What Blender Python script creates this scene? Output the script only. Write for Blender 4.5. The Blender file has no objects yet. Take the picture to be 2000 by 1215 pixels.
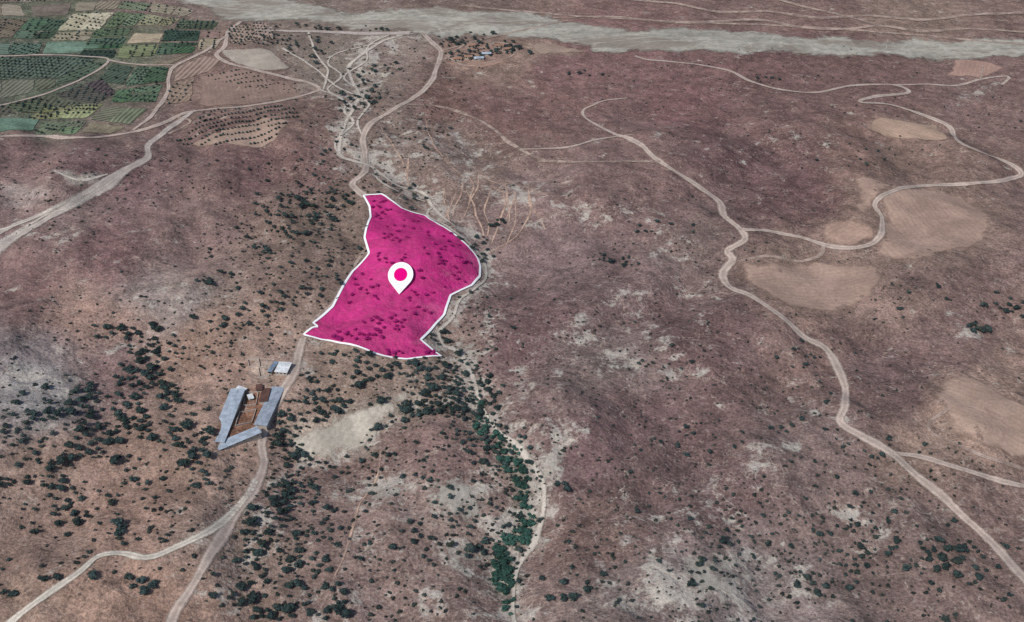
import bpy, math, random, bmesh
import numpy as np
from mathutils import Vector, Matrix
from mathutils.geometry import delaunay_2d_cdt
random.seed(7); rng=np.random.default_rng(11)
scene=bpy.context.scene; COL=scene.collection
KL=0.83
def s2l(c):
    c=c/255.0
    return c/12.92 if c<=0.04045 else ((c+0.055)/1.055)**2.4
def lin(r,g,b,k=None):
    k=KL if k is None else k
    return (min(.95,s2l(r)/k),min(.95,s2l(g)/k),min(.95,s2l(b)/k),1.0)
# ---------------------------------------------------------------- survey camera station
CH=550.0; PITCH=math.radians(35); FOV=math.radians(50); FP=1000/math.tan(FOV/2)
cp,sp=math.cos(PITCH),math.sin(PITCH)
def ray(u,v):
    a=np.asarray(u,float)-1000; b=607.5-np.asarray(v,float)
    return a, cp*FP+sp*b, -sp*FP+cp*b
def plane_hit(u,v,z=0.0):
    dx,dy,dz=ray(u,v); t=(z-CH)/dz
    return dx*t,dy*t
# ---------------------------------------------------------------- terrain height
gully_px=[(700,150),(700,190),(672,250),(668,300),(720,322),(770,358),(832,382),(870,430),(930,480),(948,530),(890,600),(838,655),(890,690),(930,760),(945,830),(1000,890),(1030,950),(1035,1010),(990,1080),(985,1150),(1000,1230)]
gully2_px=[(930,780),(860,795),(790,810),(700,870),(600,900),(540,960),(510,1050),(470,1150),(450,1230)]
gw=np.array([plane_hit(*p) for p in gully_px]); gw2=np.array([plane_hit(*p) for p in gully2_px])
sines=[]
for wl,amp,n in ((520,7.0,3),(300,4.4,4),(170,3.0,5),(95,1.7,5),(48,0.58,6),(30,0.16,4)):
    for i in range(n):
        a=rng.uniform(0,math.pi); w=wl*rng.uniform(.8,1.25)
        sines.append((2*math.pi*math.cos(a)/w,2*math.pi*math.sin(a)/w,rng.uniform(0,6.28),amp*rng.uniform(.6,1.1)))
def segdist2(x,y,pts):
    best=np.full(np.shape(x),1e12)
    for i in range(len(pts)-1):
        ax,ay=pts[i]; bx,by=pts[i+1]; dx,dy=bx-ax,by-ay; L=dx*dx+dy*dy+1e-9
        t=np.clip(((x-ax)*dx+(y-ay)*dy)/L,0,1)
        best=np.minimum(best,(x-ax-t*dx)**2+(y-ay-t*dy)**2)
    return best
def H(x,y):
    x=np.asarray(x,float); y=np.asarray(y,float); z=np.zeros(np.shape(x))
    wx=x+14*np.sin(y/83.0)+9*np.sin(y/37.0+1); wy=y+14*np.sin(x/91.0+2)+8*np.sin(x/41.0)
    for kx,ky,ph,a in sines:
        s=np.sin(kx*wx+ky*wy+ph); z=z+a*(1-np.abs(s)**1.6)*0.6+a*s*0.55
    t=np.clip((y-1020)/300,0,1); t=t*t*(3-2*t)
    z=z*(1-0.8*t)
    z=z-5.0*np.exp(-segdist2(x,y,gw)/(2*16.0**2))-2.6*np.exp(-segdist2(x,y,gw2)/(2*14.0**2))
    return z
def G(pts):
    """survey points -> positions on the terrain"""
    p=np.asarray(pts,float).reshape(-1,2); dx,dy,dz=ray(p[:,0],p[:,1]); z=np.zeros(len(p))
    for i in range(26):
        t=(z-CH)/dz; x=dx*t; y=dy*t; z=0.5*z+0.5*H(x,y)
    return x,y
# ---------------------------------------------------------------- helpers
def tag(o,label,cat,group=None,kind=None):
    o["label"]=label; o["category"]=cat
    if group: o["group"]=group
    if kind: o["kind"]=kind
    return o
def mesh_obj(name,verts,faces,mat=None,parent=None,smooth=False):
    me=bpy.data.meshes.new(name); me.from_pydata([tuple(map(float,v)) for v in verts],[],[tuple(f) for f in faces]); me.update()
    if smooth: me.polygons.foreach_set("use_smooth",[True]*len(me.polygons))
    o=bpy.data.objects.new(name,me); COL.objects.link(o)
    if mat: 
        for m in (mat if isinstance(mat,(list,tuple)) else [mat]): me.materials.append(m)
    if parent: o.parent=parent
    return o
class NT:
    def __init__(s,name):
        s.m=bpy.data.materials.new(name); s.m.use_nodes=True; s.t=s.m.node_tree; s.t.nodes.clear()
        s.out=s.t.nodes.new('ShaderNodeOutputMaterial'); s.b=s.t.nodes.new('ShaderNodeBsdfPrincipled')
        s.b.inputs['Roughness'].default_value=.95
        s.b.inputs['Specular IOR Level'].default_value=.1
        s.l(s.b.outputs[0],s.out.inputs[0]); s.geo=s.t.nodes.new('ShaderNodeNewGeometry'); s.P=s.geo.outputs['Position']
    def l(s,a,b): s.t.links.new(a,b)
    def set(s,sock,v):
        if isinstance(v,bpy.types.NodeSocket): s.l(v,sock)
        elif isinstance(v,(tuple,list)) and sock.type=='VECTOR': sock.default_value=tuple(v)[:3]
        else: sock.default_value=v
    def noise(s,scale,detail=4,rough=.55,dist=0,vec=None):
        n=s.t.nodes.new('ShaderNodeTexNoise'); n.inputs['Scale'].default_value=scale; n.inputs['Detail'].default_value=detail
        n.inputs['Roughness'].default_value=rough; n.inputs['Distortion'].default_value=dist
        s.l(vec if vec else s.P,n.inputs['Vector']); return n.outputs['Fac']
    def map(s,scale=(1,1,1),rot=0,loc=(0,0,0)):
        n=s.t.nodes.new('ShaderNodeMapping'); n.inputs['Scale'].default_value=scale; n.inputs['Rotation'].default_value=(0,0,rot); n.inputs['Location'].default_value=loc
        s.l(s.P,n.inputs['Vector']); return n.outputs[0]
    def math(s,op,a,b=0,c=None,clamp=False):
        n=s.t.nodes.new('ShaderNodeMath'); n.operation=op; n.use_clamp=clamp; s.set(n.inputs[0],a); s.set(n.inputs[1],b)
        if c is not None: s.set(n.inputs[2],c)
        return n.outputs[0]
    def ramp(s,v,a,b,lo=0,hi=1):
        n=s.t.nodes.new('ShaderNodeMapRange'); s.set(n.inputs[0],v); n.inputs[1].default_value=a; n.inputs[2].default_value=b
        n.inputs[3].default_value=lo; n.inputs[4].default_value=hi; n.interpolation_type='SMOOTHSTEP'; return n.outputs[0]
    def mix(s,f,a,b,mode='MIX'):
        n=s.t.nodes.new('ShaderNodeMix'); n.data_type='RGBA'; n.blend_type=mode; s.set(n.inputs[0],f); s.set(n.inputs[6],a); s.set(n.inputs[7],b); return n.outputs[2]
    def scale(s,col,f):
        n=s.t.nodes.new('ShaderNodeVectorMath'); n.operation='SCALE'; s.set(n.inputs[0],col); s.set(n.inputs['Scale'],f); return n.outputs[0]
    def attr(s,name):
        n=s.t.nodes.new('ShaderNodeAttribute'); n.attribute_name=name; return n
    def bump(s,h,dist=1,strength=.6):
        n=s.t.nodes.new('ShaderNodeBump'); n.inputs['Distance'].default_value=dist; n.inputs['Strength'].default_value=strength
        s.l(h,n.inputs['Height']); s.l(n.outputs[0],s.b.inputs['Normal'])
    def color(s,c): s.set(s.b.inputs['Base Color'],c)
    def alpha(s,a): s.set(s.b.inputs['Alpha'],a)
    def vein(s,scale,det,ro,di,w,vec=None):
        return s.ramp(s.math('ABSOLUTE',s.math('SUBTRACT',s.noise(scale,det,ro,di,vec),.5)),0,w,1,0)
def simple(name,rgb,var=.25,sc=.5,bump=0.0):
    n=NT(name); f=n.ramp(n.noise(sc,5,.6),.25,.75,1-var,1+var); n.color(n.scale(rgb,f))
    if bump: n.bump(n.noise(sc*2,4),bump,.5)
    return n.m
def soil_grain(n):
    """shared multi-scale dust / stone grain of the dry hills"""
    A=n.ramp(n.noise(.018,6,.62,.15),.36,.64,.83,1.15)
    B=n.ramp(n.noise(.09,4,.68,0),.36,.64,.80,1.20)
    C=n.ramp(n.noise(.5,3,.8),.36,.64,.70,1.30)
    return n.math('MULTIPLY',A,n.math('MULTIPLY',B,C))
def soil_relief(n,k=1.0):
    a=n.noise(.02,4,.5,.2); rid=n.math('ABSOLUTE',n.math('SUBTRACT',a,.5))
    n.bump(n.math('ADD',n.math('MULTIPLY',rid,3.2),n.math('ADD',n.math('MULTIPLY',n.noise(.1,3,.6,0),1.1),n.math('MULTIPLY',n.noise(.5,3,.75),.34))),3.2*k,.8)
# ---------------------------------------------------------------- ground sheet
xs=list(np.linspace(-880,880,640)); step=xs[1]-xs[0]; o=[]; d=step; x=880
while x<9000: d*=1.35; x+=d; o.append(x)
xs=np.array([-a for a in reversed(o)]+xs+o)
ys=[]; y=380.
while y<1720: ys.append(y); y+=2.0*(y/450)**.9
o=[]; d=6
while y<12000: o.append(y); d*=1.3; y+=d
b=[]; d=2.; y=380
while y>-3000: d*=1.35; y-=d; b.append(y)
ys=np.array(list(reversed(b))+ys+o)
X,Y=np.meshgrid(xs,ys); Z=H(X,Y); ny,nx=X.shape
dep=Y*cp-(Z-CH)*sp; ok=dep>50; dd=np.where(ok,dep,1e9)
U=np.where(ok,1000+FP*X/dd,-9e3); V=np.where(ok,607.5-FP*(Y*sp+(Z-CH)*cp)/dd,9e3)
ctrl="""50 320 116 92 90;200 330 110 86 86;100 400 122 102 98;200 480 114 88 87;60 600 110 86 84;180 610 142 116 106;50 700 117 105 105;60 770 132 126 124;200 720 114 92 90;400 470 120 98 94;330 600 136 122 117;400 650 143 118 107;380 700 146 119 105;100 940 132 110 100;250 930 139 114 102;220 1000 137 111 100;60 1080 126 104 95;60 1190 130 108 97;280 1150 137 111 99;200 1170 135 110 98;450 900 142 118 107;460 1080 130 110 101;620 1000 118 98 93;700 1100 118 98 93;700 900 118 96 90;850 900 116 94 90;880 1000 122 104 98;1150 900 101 80 80;1250 820 98 77 77;1150 1050 110 89 84;1250 1150 114 99 95;1400 1120 122 109 106;1400 950 104 84 82;1550 900 112 94 90;1400 780 108 86 84;1200 720 115 99 95;1050 640 99 77 77;1250 600 106 86 85;1100 500 115 95 94;1350 650 99 77 76;1600 700 114 92 87;1750 730 106 85 83;1850 850 128 107 97;1950 800 134 111 101;1900 1000 112 92 87;1750 1050 111 93 89;1850 600 111 90 86;1750 540 105 86 82;1580 540 116 96 88;1800 430 116 96 88;1570 380 94 71 71;1950 450 116 95 90;1500 250 109 85 82;1350 200 111 82 81;1300 300 116 93 89;1420 300 96 73 74;1150 150 116 88 86;1000 200 109 83 80;1050 380 122 101 97;1200 400 112 90 87;900 300 118 99 92;900 200 106 81 76;780 280 116 99 92;600 300 109 85 82;600 230 109 88 82;500 330 106 81 80;500 180 121 98 91;1650 300 114 90 84;1800 300 120 98 90;1900 200 116 93 89;1950 140 111 89 85;1700 130 107 83 80;1500 130 107 81 79;1500 20 114 92 87;1800 20 124 104 95;900 5 108 90 84;650 130 118 106 98;750 100 122 106 99;1350 480 113 95 91;980 112 130 108 98;100 150 76 80 70;200 60 88 92 76;60 230 84 90 76;300 0 112 95 90;640 620 132 112 102;540 660 140 116 105;560 540 120 100 92;620 420 115 97 88;800 760 124 107 98;640 760 134 114 103"""
UW=U+26*np.sin(V/47.+U/90.)+13*np.sin(V/21.+2+U/60.)+7*np.sin(V/9.+U/13.); VW=V+16*np.sin(U/61.+1)+9*np.sin(U/23.+V/40.)+4*np.sin(U/9.-V/17.)
num=np.zeros(X.shape+(3,)); den=np.zeros(X.shape)+1e-9
for c in ctrl.split(';'):
    cu,cv,r,g,b_=map(float,c.split()); 
    w=1.0/(((UW-cu)**2+(1.35*(VW-cv))**2)/55.0**2+0.5)**2.0
    den+=w; lc=lin(r-1,g,b_-1,1)[:3]
    for k in range(3): num[...,k]+=w*lc[k]
soil=num/den[...,None]
def inpoly(px,py,poly):
    m=np.zeros(px.shape,bool); n=len(poly)
    for i in range(n):
        x1,y1=poly[i]; x2,y2=poly[(i+1)%n]
        if y1==y2: continue
        c=((y1>py)!=(y2>py))&(px<(x2-x1)*(py-y1)/(y2-y1)+x1); m^=c
    return m
def blur(m,n):
    for _ in range(n):
        m=(np.roll(m,1,0)+np.roll(m,-1,0)+2*m)/4; m=(np.roll(m,1,1)+np.roll(m,-1,1)+2*m)/4
    return m
UP=U+7*np.sin(V/13.)+4*np.sin(V/5.1+U/17.); VP=V+3*np.sin(U/15.)+2*np.sin(U/6.3+V/11.)
patches=[([(1470,600),(1600,600),(1640,640),(1560,650)],(132,108,98),.7,2),
([(1425,500),(1600,500),(1725,508),(1760,560),(1700,620),(1560,620),(1460,570)],(134,112,101),.45,3),
([(1700,355),(1860,365),(1980,395),(1980,470),(1880,520),(1740,525),(1590,500),(1590,425),(1650,430),(1650,340),(1740,350)],(132,111,100),.45,3),
([(1820,710),(2005,750),(2005,940),(1900,890),(1790,830)],(140,117,104),.5,3),
([(1700,220),(1850,235),(1890,290),(1690,265)],(136,113,102),.4,2),
([(380,160),(480,140),(540,180),(470,200),(390,205)],(135,112,102),.6,2),
([(1030,85),(1100,88),(1150,104),(1050,108)],(145,126,112),.8,1),
([(860,85),(1010,85),(1010,125),(930,138),(870,130)],(140,114,102),.6,2),
([(140,590),(220,585),(225,610),(150,630),(100,628)],(148,120,108),.5,3),
([(440,770),(545,757),(505,845),(425,868)],(128,94,76),1,1),
([(480,700),(530,702),(530,735),(490,735)],(158,140,126),.8,1),
([(1660,600),(1760,570),(1860,570),(1840,600),(1740,650)],(128,107,98),.6,4),
([(0,360),(90,366),(100,380),(0,392)],(152,139,133),.7,2),([(0,395),(70,392),(60,405),(0,408)],(152,139,133),.7,1),
([(105,332),(150,340),(205,338),(190,352),(150,360)],(162,156,145),.8,1),
([(360,690),(460,690),(480,740),(390,760)],(146,119,107),.5,4),
([(560,830),(700,780),(820,770),(800,820),(740,850),(720,890),(640,910),(570,905)],(148,136,124),.55,2),
([(150,890),(330,880),(350,960),(280,1020),(150,1010)],(142,116,104),.4,6),
([(965,870),(1030,880),(1050,960),(1055,1020),(1020,1070),(1010,1160),(975,1170),(965,1100),(1000,1040),(1000,960)],(80,88,78),.55,2),
([(740,815),(880,770),(930,775),(960,830),(940,850),(900,800),(800,815)],(88,86,78),.5,2),
([(0,700),(120,720),(150,780),(60,800),(0,800)],(138,134,132),.4,3)]
for poly,c,s,bl in patches:
    m=blur(inpoly(UP,VP,poly).astype(float),bl)*s; lc=np.array(lin(*c,1)[:3])
    soil=soil*(1-m[...,None])+lc*m[...,None]
soil=np.clip(soil/KL,0,1)
pale=np.zeros(X.shape)
for u,v,ru,rv,s in [(50,760,110,45,.75),(330,600,70,28,.6),(600,690,50,30,.6),(900,690,40,30,1),(750,970,90,60,.8),(880,980,90,60,1),(900,1090,60,50,1),(1065,900,45,90,1),(1065,1010,35,60,1.1),(1200,715,60,25,1),(1320,720,50,15,.9),(1370,1130,120,70,1),(1000,370,90,30,.9),(1480,900,60,40,.8),(1350,960,60,40,.6),(1700,1010,60,60,.6),(1900,650,40,20,.5),(1250,440,70,20,.5),(1200,660,150,40,.6),(1150,420,120,30,.6),(1300,490,80,30,.6),(700,130,40,70,.9),(660,200,50,40,.8),(740,320,60,35,.8),(780,400,60,30,.4),(1890,190,50,20,.7),(1400,560,60,20,.5),(500,1000,40,70,.7),(1500,1130,60,60,.7),(620,640,40,20,.7),(640,870,120,60,.5),(460,1050,50,50,.6),(950,960,60,90,.8),(860,300,100,60,.6),(550,760,40,50,.5),(1600,830,60,60,.5),(1230,590,80,30,.5),(1230,1180,90,40,.7),(1550,1180,90,40,.7),(780,1180,200,60,.6),(80,450,90,30,.4),(740,90,80,20,.9),(1050,760,60,80,.5),(1300,1050,200,80,.4),(150,690,120,40,.3),(940,640,40,60,.6),(1520,300,200,60,.2),(700,1060,60,60,.7),(1780,1000,150,60,.3),(650,850,100,40,.5)]:
    pale=np.maximum(pale,s*np.exp(-(((UW-u)/ru)**2+((VW-v)/rv)**2)))
gd=np.sqrt(segdist2(X,Y,gw)); pale=np.maximum(pale,.9*np.exp(-(gd/19)**2)); pale=np.maximum(pale,.6*np.exp(-(np.sqrt(segdist2(X,Y,gw2))/14)**2))
idx=np.arange(nx*ny).reshape(ny,nx)
quads=np.stack([idx[:-1,:-1],idx[:-1,1:],idx[1:,1:],idx[1:,:-1]],-1).reshape(-1,4)
me=bpy.data.meshes.new("ground"); me.vertices.add(nx*ny); me.vertices.foreach_set("co",np.stack([X,Y,Z],-1).astype(np.float32).ravel())
me.loops.add(quads.size); me.loops.foreach_set("vertex_index",quads.astype(np.int32).ravel())
me.polygons.add(len(quads)); me.polygons.foreach_set("loop_start",np.arange(0,quads.size,4,dtype=np.int32)); me.polygons.foreach_set("loop_total",np.full(len(quads),4,np.int32))
me.polygons.foreach_set("use_smooth",np.ones(len(quads),bool)); me.update(calc_edges=True); me.validate()
at=me.attributes.new("soil",'FLOAT_COLOR','POINT'); at.data.foreach_set("color",np.concatenate([soil,np.ones(X.shape+(1,))],-1).astype(np.float32).ravel())
at=me.attributes.new("crust",'FLOAT','POINT'); at.data.foreach_set("value",pale.astype(np.float32).ravel())
ground=bpy.data.objects.new("ground",me); COL.objects.link(ground); tag(ground,"dry reddish brown hillside soil with pale eroded crust","ground",kind="structure")
n=NT("dry_soil")
base=n.attr("soil").outputs['Color']; cr=n.attr("crust").outputs['Fac']
c=n.scale(base,soil_grain(n))
soil_relief(n)
pn=n.noise(.06,7,.72,.2); pm=n.math('ADD',pn,n.math('MULTIPLY',cr,.18))
grey=n.scale(lin(172,165,155),n.ramp(n.noise(.5,3,.8),.34,.66,.76,1.18))
c=n.mix(n.ramp(pm,.60,.70,0,.8),c,grey)
c=n.mix(n.ramp(n.math('ADD',n.noise(.28,5,.74,0),n.math('MULTIPLY',cr,.10)),.57,.66,0,.46),c,lin(158,145,137))
c=n.mix(n.math('MULTIPLY',n.vein(.03,4,.55,.3,.009),n.ramp(pm,.46,.62,.06,.6)),c,lin(176,162,150))
c=n.mix(n.math('MULTIPLY',n.vein(.022,5,.58,.3,.008,n.map((1,1,1),.7,(400,90,0))),n.ramp(pm,.44,.58,.1,.4)),c,lin(164,140,126))
c=n.mix(n.math('MULTIPLY',n.vein(.016,5,.55,.3,.010),.2),c,lin(74,60,57))  # thin dark veins: shade of the rills painted into the soil colour
v=n.t.nodes.new('ShaderNodeTexVoronoi'); v.inputs['Scale'].default_value=.2; n.l(n.P,v.inputs['Vector'])
sm=n.math('MULTIPLY',n.ramp(v.outputs['Distance'],.14,.34,1,0),n.ramp(n.noise(.02,4,.65),.48,.60,0,.65))
c=n.mix(sm,c,lin(60,53,50))
c=n.mix(n.ramp(n.noise(.26,4,.72,0),.58,.68,0,.42),c,lin(74,58,56))
n.color(c)
me.materials.append(n.m)
# ---------------------------------------------------------------- draped pieces
def spline(p,stp=7):
    p=[np.array(q,float) for q in p]; p=[2*p[0]-p[1]]+p+[2*p[-1]-p[-2]]; out=[]
    for i in range(1,len(p)-2):
        a,b,c,d=p[i-1:i+3]; k=max(2,int(np.linalg.norm(c-b)/stp))
        for j in range(k):
            t=j/k; out.append(.5*((2*b)+(-a+c)*t+(2*a-5*b+4*c-d)*t*t+(-a+3*b-3*c+d)*t**3))
    out.append(p[-2]); return np.array(out)
def resample(x,y,s):
    L=np.concatenate([[0],np.cumsum(np.hypot(np.diff(x),np.diff(y)))]); k=max(3,int(L[-1]/s)); t=np.linspace(0,L[-1],k)
    return np.interp(t,L,x),np.interp(t,L,y),t
CR=[-1,-.75,-.5,-.25,0,.25,.5,.75,1]
def ribbon_data(x,y,width,off,wig=.6,jit=.25,widths=None):
    x,y,t=resample(x,y,4.0); ph=random.uniform(0,9)
    tx=np.gradient(x); ty=np.gradient(y); L=np.hypot(tx,ty)+1e-9; nxx,nyy=-ty/L,tx/L
    o=wig*(np.sin(t/17+ph)+.6*np.sin(t/7.3+ph*2)); x=x+nxx*o; y=y+nyy*o
    w=width*.5*(1+jit*(.6*np.sin(t/23+ph)+.4*np.sin(t/9+2*ph)))
    if widths is not None: w=w*np.interp(np.linspace(0,1,len(t)),np.linspace(0,1,len(widths)),widths)
    vx=np.stack([x+nxx*w*c for c in CR],1); vy=np.stack([y+nyy*w*c for c in CR],1); vz=H(vx,vy)+off
    k=len(CR); fs=[]
    for i in range(len(t)-1):
        for j in range(k-1): a=i*k+j; fs.append((a,a+1,a+k+1,a+k))
    vs=np.stack([vx,vy,vz],-1).reshape(-1,3); cross=np.tile(CR,len(t)); return vs,fs,cross
def ribbon(name,parts,mat,label,cat):
    V_=[];F_=[];C_=[];n0=0
    for vs,fs,cr_ in parts:
        V_.append(vs); F_+= [tuple(a+n0 for a in f) for f in fs]; C_.append(cr_); n0+=len(vs)
    o=mesh_obj(name,np.concatenate(V_),F_,mat,smooth=True)
    at=o.data.attributes.new("cross",'FLOAT','POINT'); at.data.foreach_set("value",np.concatenate(C_).astype(np.float32))
    return tag(o,label,cat,kind="structure")
def road_mat(name,rgb,soft=.5,rut=.12,opacity=1.0):
    n=NT(name); a=n.math('ABSOLUTE',n.attr("cross").outputs['Fac'])
    f=n.math('MULTIPLY',n.ramp(n.noise(.1,5,.65),.3,.7,.80,1.16),n.ramp(n.noise(.7,4,.7),.3,.7,.84,1.14))
    rr=n.math('ABSOLUTE',n.math('SUBTRACT',a,.42)); f=n.math('MULTIPLY',f,n.ramp(rr,.0,.3,1.0+rut,1.0-rut))
    n.color(n.scale(rgb,f))
    e=n.math('ADD',a,n.math('MULTIPLY',n.math('SUBTRACT',n.noise(.22,6,.75),.5),1.5*soft+.4))
    al=n.ramp(e,.9-soft,.98,1,0)
    al=n.math('MULTIPLY',al,n.ramp(a,.82,1.0,1,0))
    if opacity<1: al=n.math('MULTIPLY',al,n.ramp(n.noise(.05,5,.7),.36,.6,opacity*.4,opacity))
    n.alpha(al); n.bump(n.noise(.5,4),.4,.5); return n.m
M_main=road_mat("dirt_road",lin(163,147,137),.4,.12); M_white=road_mat("pale_gravel_road",lin(180,171,159),.35)
M_wash=road_mat("sandy_wash",lin(162,151,143),.45,.06)
M_gul=road_mat("gravel_wash",lin(174,164,153),.6,0); M_faint=road_mat("worn_track",lin(160,141,130),.5,.05,.92)
M_trail=road_mat("goat_trail",lin(180,152,135),.45,0,.88)
R=[("dirt_road",[(325,1240),(345,1190),(370,1150),(405,1095),(440,1040),(470,992),(498,950),(515,910),(512,870),(522,830),(545,775),(568,738),(584,695),(592,660)],7.5,M_main,"winding beige dirt road past the barns"),
("dirt_road",[(5,1235),(40,1200),(95,1160),(150,1120),(190,1087),(235,1082),(290,1090),(350,1068),(400,1042),(450,1005),(482,968),(502,938)],5.2,M_white,"pale gravel road curving through dry grass"),
("dirt_track",[(592,660),(620,622),(650,597),(668,565),(690,525),(712,490)],4,M_faint,"faint track beside the marked plot"),
("dirt_road",[(715,384),(688,362),(697,350),(711,338),(714,310),(710,270),(722,243),(765,217),(812,188),(843,160),(853,128),(862,102),(838,78),(820,62)],7.4,M_main,"dirt road leading down to the hamlet"),
("dirt_road",[(-40,268),(60,266),(130,269),(200,268),(270,256),(320,240),(365,221),(420,213),(490,207),(560,195),(610,181),(625,174),(600,161),(550,150),(490,135),(440,121),(422,106),(440,90),(446,62),(470,42)],6,M_main,"dirt road skirting the farm fields"),
("dirt_road",[(330,262),(372,238),(340,228),(330,222)],4,M_faint,"short dirt link beside the orchard"),
("gravel_track",[(-60,520),(0,482),(60,446),(130,407),(200,365),(250,330),(290,310),(287,287),(312,265),(350,238),(375,220)],12,M_wash,"broad pale dirt wash used as track",[1.6,1.5,1.3,1.1,.9,.8,.7,.6,.6,.6]),
("gravel_track",[(-30,470),(30,440),(70,425),(150,385),(215,345),(262,322),(290,308)],6,M_wash,"side strand of the pale dirt wash",[1.2,1,.8,.6,.5]),
("gravel_track",[(-60,500),(20,462),(90,420),(150,400),(230,345)],5,M_gul,"side strand of the pale dirt wash",[1,1,.6,.3]),
("gravel_track",[(-20,455),(60,430),(110,405),(175,375),(200,350)],4,M_gul,"side strand of the pale dirt wash",[1,1,.6,.3]),
("gravel_track",[(105,335),(150,352),(180,350),(210,340)],4,M_gul,"short eroded branch of the pale wash",[.4,1,1,.4]),
("farm_track",[(-20,212),(60,192),(120,172),(170,150),(212,120),(190,112),(100,108),(0,110)],3.5,M_main,"pale farm track between green fields"),
("farm_track",[(440,72),(400,100),(345,128),(330,150),(326,185),(306,214),(286,235),(260,255)],5,M_main,"pale farm track at the field edge"),
("farm_track",[(210,118),(262,126),(345,128)],3.5,M_main,"pale farm track between orchards"),
("dirt_road",[(2060,1190),(2000,1130),(1955,1082),(1900,1028),(1843,972),(1792,930),(1745,890),(1690,857),(1640,826),(1652,795),(1650,760),(1636,722),(1610,680),(1570,658),(1528,620),(1470,582),(1427,562),(1412,537),(1432,508),(1418,490),(1455,468),(1442,446),(1415,421),(1405,396),(1370,370),(1330,342),(1280,310),(1240,276),(1200,262)],7.2,M_main,"long winding dirt road over bare hills",[1,1,1,1,1,1,1,1,.9,.7]),
("dirt_track",[(1215,268),(1200,262),(1152,238),(1138,218),(1160,206),(1185,196),(1225,192)],4.2,M_main,"faint end of the hill track",[1,1,.8,.4]),
("dirt_road",[(1735,884),(1800,895),(1870,915),(1940,936),(2050,958)],4.5,M_main,"dirt branch road crossing bare ground"),
("dirt_road",[(1450,449),(1500,452),(1560,463),(1610,480),(1660,486),(1700,478),(1720,455),(1722,425),(1709,400),(1740,375),(1780,365),(1860,362),(1940,355),(1995,343),(1972,320),(1920,300),(1872,277),(1852,247),(1800,225),(1740,205),(1680,200),(1702,190),(1775,182),(1745,167),(1660,168),(1600,181),(1540,178),(1470,161),(1420,138),(1350,125),(1270,118),(1240,110)],5.8,M_main,"hairpin dirt road around the pale fields",[1,1,1,1,1,1,1,1,.8,.6]),
("dirt_track",[(1432,512),(1500,502),(1560,512),(1600,500),(1606,482)],4,M_faint,"faint track along the field edge"),
("dirt_track",[(1745,167),(1800,165),(1870,168),(1915,155),(1970,150),(1955,166)],4.5,M_main,"dirt track looping over the hilltop"),
("dirt_track",[(1915,158),(1918,128)],3,M_faint,"short faint track up to a bare field"),
("dirt_track",[(795,205),(850,208),(900,220),(950,244),(990,275),(1030,300),(1062,315)],5,M_faint,"faint track crossing brown slope"),
("dirt_track",[(1015,293),(1100,289),(1170,273),(1235,264)],3.8,M_main,"narrow pale track across the slope",[.3,1,1,.3]),
("dirt_track",[(1050,315),(1150,317),(1290,316)],4.4,M_faint,"faint track along the slope"),
("dirt_track",[(855,128),(900,92),(950,76),(1000,64),(1075,48),(1110,40)],5,M_faint,"dirt track from hamlet to the river"),
("dirt_track",[(862,102),(905,128),(960,122),(1005,108),(1000,88),(930,84),(870,98)],4,M_faint,"dirt lane circling the hamlet"),
("dry_stream",[(800,62),(770,74),(742,84),(705,108),(682,132),(690,165),(702,190),(680,230),(666,270),(662,303),(690,316),(722,323),(750,345),(780,365),(828,380),(846,405),(872,430),(890,445)],4.8,M_gul,"pale sandy dry stream bed with gravel",[1.6,1.2,1,1,1,.9,.6]),
("dry_stream",[(760,68),(720,90),(715,120),(672,150),(700,180),(672,215),(690,240),(655,280),(672,310)],3.2,M_gul,"thin braided strand of the dry stream"),
("dry_stream",[(740,84),(660,105),(640,125),(668,150),(640,175),(665,195)],3,M_gul,"thin braided strand of the dry stream"),
("dry_stream",[(700,190),(720,205),(700,235),(705,262)],3,M_gul,"thin braided strand of the dry stream"),
("dry_stream",[(690,316),(730,330),(738,352),(790,380),(830,395)],3,M_gul,"thin braided strand of the dry stream"),
("dry_stream",[(846,405),(835,420),(880,448),(918,478),(946,512),(948,545),(925,566),(898,585),(886,620),(858,650),(870,680)],3.2,M_gul,"thin pale channel beside the marked plot"),
("dry_stream",[(626,176),(660,190),(690,212),(674,240)],4,M_gul,"pale sandy side stream bed"),
("dry_stream",[(550,95),(610,130),(650,165),(690,185)],3.4,M_gul,"pale sandy side stream bed"),
("dry_stream",[(600,60),(620,110),(640,140),(632,176)],3,M_gul,"pale sandy side stream bed"),
("dry_stream",[(500,60),(600,62),(700,66),(800,66)],9,M_wash,"pale sandy strand beside the river",[.2,1,1,1.5]),
("dry_stream",[(862,675),(895,690),(915,722),(935,772),(962,832),(1015,880),(1058,935),(1062,1000),(1040,1062),(1012,1110),(1003,1180),(1012,1245)],5,M_gul,"pale eroded wash along the green gully",[1,1,.5,.6,1.2,.5,1.3,.4,.7]),
("dirt_track",[(1850,800),(1815,840),(1900,885),(2020,925)],3.5,M_faint,"faint track by the bare field"),
("dirt_track",[(2020,90),(1700,62),(1500,50),(1300,42),(1100,30),(900,12)],7,M_faint,"track along the far river bank"),
("river_channel",[(2060,24),(1900,30),(1800,40),(1700,32),(1600,36),(1500,24),(1400,24),(1320,8),(1250,2),(1150,-10)],9,M_faint,"narrow sandy channel beyond the river"),
("river_channel",[(1080,36),(1200,34),(1330,46),(1480,40),(1560,54),(1640,58),(1720,52),(1800,62),(1900,58),(2060,68)],9,M_faint,"narrow sandy channel beyond the river",[.4,1,1,1,.6]),
("river_channel",[(1720,52),(1640,30),(1560,12),(1500,-6)],7,M_faint,"narrow sandy channel beyond the river",[.3,1,1]),
]
road_w=[]
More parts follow.
